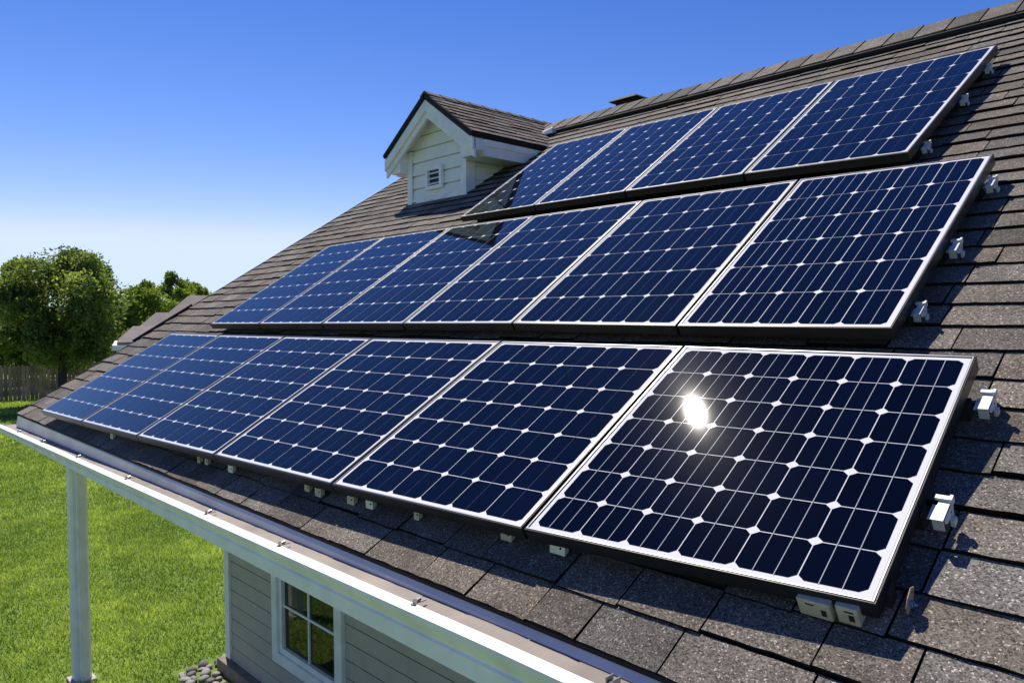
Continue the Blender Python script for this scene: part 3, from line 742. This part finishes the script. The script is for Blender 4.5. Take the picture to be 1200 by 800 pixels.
# ================================================================== fence
def at(px, dist):
    r = ray(px, 400); h = math.hypot(r[0], r[1]); return (CAM[0] + r[0] / h * dist, CAM[1] + r[1] / h * dist)
fa = Vector((*at(-120, 38.5), GZ)); fb = Vector((*at(330, 40.5), GZ))
fence = thing('wooden_fence', tuple((fa + fb) / 2), 'weathered brown picket fence along the back of the lawn', 'fence')
dirv = (fb - fa).normalized(); nv_ = Vector((-dirv.y, dirv.x, 0)); Lf = (fb - fa).length
def ff(a, b, c): p = fa + dirv * a + nv_ * b; return (p.x, p.y, GZ + c)
mb = MB(); a = 0; rf_ = random.Random(2)
while a < Lf:
    wdt = .135; h = 1.52 + rf_.uniform(-.04, .03); tn = rf_.uniform(.1, .9); lb = rf_.uniform(-.01, .01)
    pl = [(a, .02), (a + wdt, .02), (a + wdt, h - .06), (a + wdt * .72, h), (a + wdt * .28, h), (a, h - .06)]
    mb.prism(pl, lb, lb + .02, lambda t, p, q: ff(p, t, q), 0, tn)
    a += wdt + .022
mb.build('pickets', M['fence'], fence)
mb = MB()
for z in (.3, .85, 1.3): mb.box(0, Lf, .035, .075, z, z + .08, f=ff)
mb.build('fence_rail', M['fence'], fence)
a = 0
while a < Lf:
    mb = MB(); mb.box(a, a + .1, .076, .17, 0, 1.55, f=ff, tone=.4); mb.build('fence_post', M['fence'], fence); a += 2.4

# ================================================================== trees
def tree(px, dist, top, rad, label, mk, seed, leaves=14000, ls=.13, base=None, trunk=.16, lowz=.9, group=None, name='broadleaf_tree', sq=1.0):
    x, y = at(px, dist); rng = np.random.default_rng(seed)
    root = thing(name, (x, y, GZ), label, 'tree', group)
    H = top
    # clumps
    nc = 58; ctr = []; ph = rng.uniform(0, 6, 4)
    cz = (H + lowz) / 2; rz = (H - lowz) / 2
    while len(ctr) < nc:
        p = rng.uniform(-1, 1, 3); q = np.linalg.norm(p)
        if q > 1 or q < .5: continue
        az_ = math.atan2(p[1], p[0]); shape = (1 - .35 * max(p[2], 0) ** 1.5) * (1.0 + .06 * math.sin(2 * az_ + ph[0]) + .07 * math.sin(3 * az_ + ph[1] + 3 * p[2]) + .06 * math.sin(5 * p[2] + ph[2]))
        ctr.append((p[0] * rad * .80 * shape, p[1] * rad * .80 * shape, cz + p[2] * rz * .9))
    ctr = np.array(ctr)
    cr = rng.uniform(.13, .29, nc) * rad * sq
    per = leaves // nc
    P = []; T = []
    for c, r_ in zip(ctr, cr):
        n = int(per * rng.uniform(.6, 1.4)); d = rng.normal(0, 1, (n, 3)); d /= np.linalg.norm(d, axis=1)[:, None]
        rad_ = r_ * rng.uniform(.25, 1.0, n) ** .55 * (1 + .35 * np.sin(d[:, 0] * 5 + c[0] * 3) * np.sin(d[:, 1] * 6 + c[1]))
        P.append(c + d * rad_[:, None] * [1, 1, .8]); T.append(np.clip(rng.normal(.45, .22, n) + rng.normal(0, .2), 0, 1))
    # loose sprays outside the clumps and thin fill inside
    n = leaves // 7; d = rng.normal(0, 1, (n, 3)); d /= np.linalg.norm(d, axis=1)[:, None]
    P.append(np.array([0, 0, cz]) + d * (rng.uniform(.25, .86, n)[:, None]) * [rad * .95, rad * .95, rz]); T.append(np.clip(rng.normal(.4, .2, n), 0, 1))
    P = np.concatenate(P); T = np.concatenate(T); n = len(P)
    P[:, 2] = np.maximum(P[:, 2], .25)
    a = rng.normal(0, 1, (n, 3)); a /= np.linalg.norm(a, axis=1)[:, None]; b = rng.normal(0, 1, (n, 3)); b -= a * (a * b).sum(1)[:, None]; b /= np.linalg.norm(b, axis=1)[:, None]
    s1 = ls * rng.uniform(.5, 1.1, n)[:, None]; s2 = s1 * .55
    q = np.stack([P - a * s1 * .5, P + b * s2 * .5, P + a * s1 * .5, P - b * s2 * .5], 1).reshape(-1, 3)
    me = bpy.data.meshes.new('crown'); me.vertices.add(4 * n); me.vertices.foreach_set('co', q.ravel())
    me.loops.add(4 * n); me.loops.foreach_set('vertex_index', np.arange(4 * n)); me.polygons.add(n); me.polygons.foreach_set('loop_start', np.arange(n) * 4)
    me.update(calc_edges=True); me.materials.append(M[mk])
    at_ = me.attributes.new('tone', 'FLOAT', 'FACE'); at_.data.foreach_set('value', T)
    o = bpy.data.objects.new('crown', me); COL.objects.link(o); o.parent = root
    mb = MB(); z0 = H * .38
    mb.tube((x, y, GZ), (x + .05, y, GZ + z0 * .5), trunk * 1.25, trunk * .95, 10); mb.tube((x + .05, y, GZ + z0 * .48), (x, y + .05, GZ + z0), trunk * .95, trunk * .8, 10)
    for i in range(9):
        c = ctr[rng.integers(nc)]; zs = z0 * rng.uniform(.75, 1.0)
        mid = (x + c[0] * .45, y + c[1] * .45, GZ + zs + (c[2] - zs) * .62)
        mb.tube((x, y, GZ + zs - .1), mid, trunk * .5, trunk * .3, 7); mb.tube(mid, (x + c[0], y + c[1], GZ + c[2]), trunk * .3, trunk * .08, 6)
    mb.build('trunk', M['bark'], root, smooth=True)
G = 'trees behind the fence'
tree(72, 35.5, 6.75, 3.05, 'large rounded green tree in front of the fence with its trunk showing', 'leaf_a', 33, 50000, .18, trunk=.17, lowz=1.5)
tree(-22, 44, 6.0, 3.0, 'bright yellow-green tree at the left edge behind the big tree', 'leaf_b', 5, 24000, .20, lowz=.5, group=G)
tree(172, 47, 5.7, 2.5, 'bushy green tree right of the big tree behind the fence', 'leaf_b', 6, 24000, .20, lowz=.4, group=G)
tree(205, 52, 6.6, 2.3, 'taller pointed green tree above the neighbouring roofs', 'leaf_b', 12, 22000, .20, lowz=.4, group=G, sq=.8)
tree(232, 57, 6.2, 2.1, 'green tree peeping over the neighbouring roof peak', 'leaf_b', 13, 20000, .21, lowz=.4, group=G)
tree(256, 60, 5.6, 2.0, 'small pale green tree low against the rake of the roof', 'leaf_b', 14, 14000, .22, lowz=.4, group=G)
tree(140, 52, 5.0, 2.8, 'dark green bushy tree filling the gap behind the big tree', 'leaf_a', 15, 26000, .20, lowz=.3, group=G)
tree(25, 50, 4.6, 2.8, 'low bushy green tree seen under the left side of the big tree', 'leaf_b', 16, 22000, .20, lowz=.3, group=G)
tree(95, 46, 3.8, 3.0, 'low dark shrubby tree directly behind the big trunk', 'leaf_a', 17, 22000, .20, lowz=.3, group=G)
tree(300, 62, 6.0, 3.0, 'green tree hidden mostly behind the house roof', 'leaf_a', 18, 8000, .19, lowz=.4, group=G)
tree(-95, 46, 6.5, 3.4, 'green tree beyond the left side of the lawn', 'leaf_a', 19, 9000, .18, lowz=.4, group=G)

# ================================================================== neighbouring house
def wp(px, py, dist):
    r = ray(px, py); h = math.hypot(r[0], r[1]); p = CAM + r / h * dist; return tuple(p)
nh = thing('neighbour_house', (*at(200, 22.5), GZ), 'neighbouring house with stepped brown-grey hip roofs and pale walls seen past the roof edge', 'house')
# plan axes across and along the sight line past the roof edge
r_ = ray(150, 390); ay = Vector((r_[0], r_[1], 0)).normalized(); ax = Vector((ay.y, -ay.x, 0))
def ratio(px, py=390):
    r = Vector(ray(px, py)); return r.dot(ax) / r.dot(ay), r.z / r.dot(ay)
def hip(mbr, mbw, mbt, a0, a1, b0, b1, ze, zt, ins_a, ins_b):
    W_ = lambda a, b, z: tuple(Vector((CAM[0], CAM[1], 0)) + ax * a + ay * b + Vector((0, 0, z)))
    e = [(a0, b0), (a1, b0), (a1, b1), (a0, b1)]; t = [(a0 + ins_a, b0 + ins_b), (a1 - ins_a, b0 + ins_b), (a1 - ins_a, b1 - ins_b), (a0 + ins_a, b1 - ins_b)]
    vs = [W_(*p, ze - .06) for p in e] + [W_(*p, ze) for p in e] + [W_(*p, zt) for p in t]
    mbr.add(vs, [(3, 2, 1, 0), (0, 1, 5, 4), (1, 2, 6, 5), (2, 3, 7, 6), (3, 0, 4, 7), (4, 5, 9, 8), (5, 6, 10, 9), (6, 7, 11, 10), (7, 4, 8, 11), (8, 9, 10, 11)])
    def bx(m_, a0, a1, b0, b1, z0, z1): m_.hexa([W_(a0, b0, z0), W_(a1, b0, z0), W_(a1, b1, z0), W_(a0, b1, z0), W_(a0, b0, z1), W_(a1, b0, z1), W_(a1, b1, z1), W_(a0, b1, z1)])
    bx(mbt, a0 - .06, a1 + .06, b0 - .1, b0 - .005, ze - .19, ze - .07); bx(mbt, a0 - .1, a0 - .005, b0, b1, ze - .19, ze - .07)
    bx(mbw, a0 + .45, a1 - .3, b0 + .45, b1 - .3, GZ, ze - .065)
mr_, mw_, mt_ = MB(), MB(), MB()
# px of left eave corner, right end, eave y, px of left ridge end, its y, distance
for (pl, pr, pe, pt, pty, b0) in ((137, 280, 401, 156, 382.5, 19.5), (158, 330, 390, 184, 366, 22.5), (203, 430, 366.5, 223, 346, 26.0)):
    b1 = b0 + 1.6
    a0 = ratio(pl, pe)[0] * b0; a1 = ratio(pr, pe)[0] * b0; at0 = ratio(pt, pty)[0] * b1
    hip(mr_, mw_, mt_, a0, a1, b0, b0 + 4.4, CAM[2] + ratio(pl, pe)[1] * b0, CAM[2] + ratio(pt, pty)[1] * b1, at0 - a0, 1.6)
mr_.build('roof', M['nroof'], nh); mw_.build('wall', M['nwall'], nh); mt_.build('gutter', M['white'], nh)
print('objects', len(bpy.data.objects))
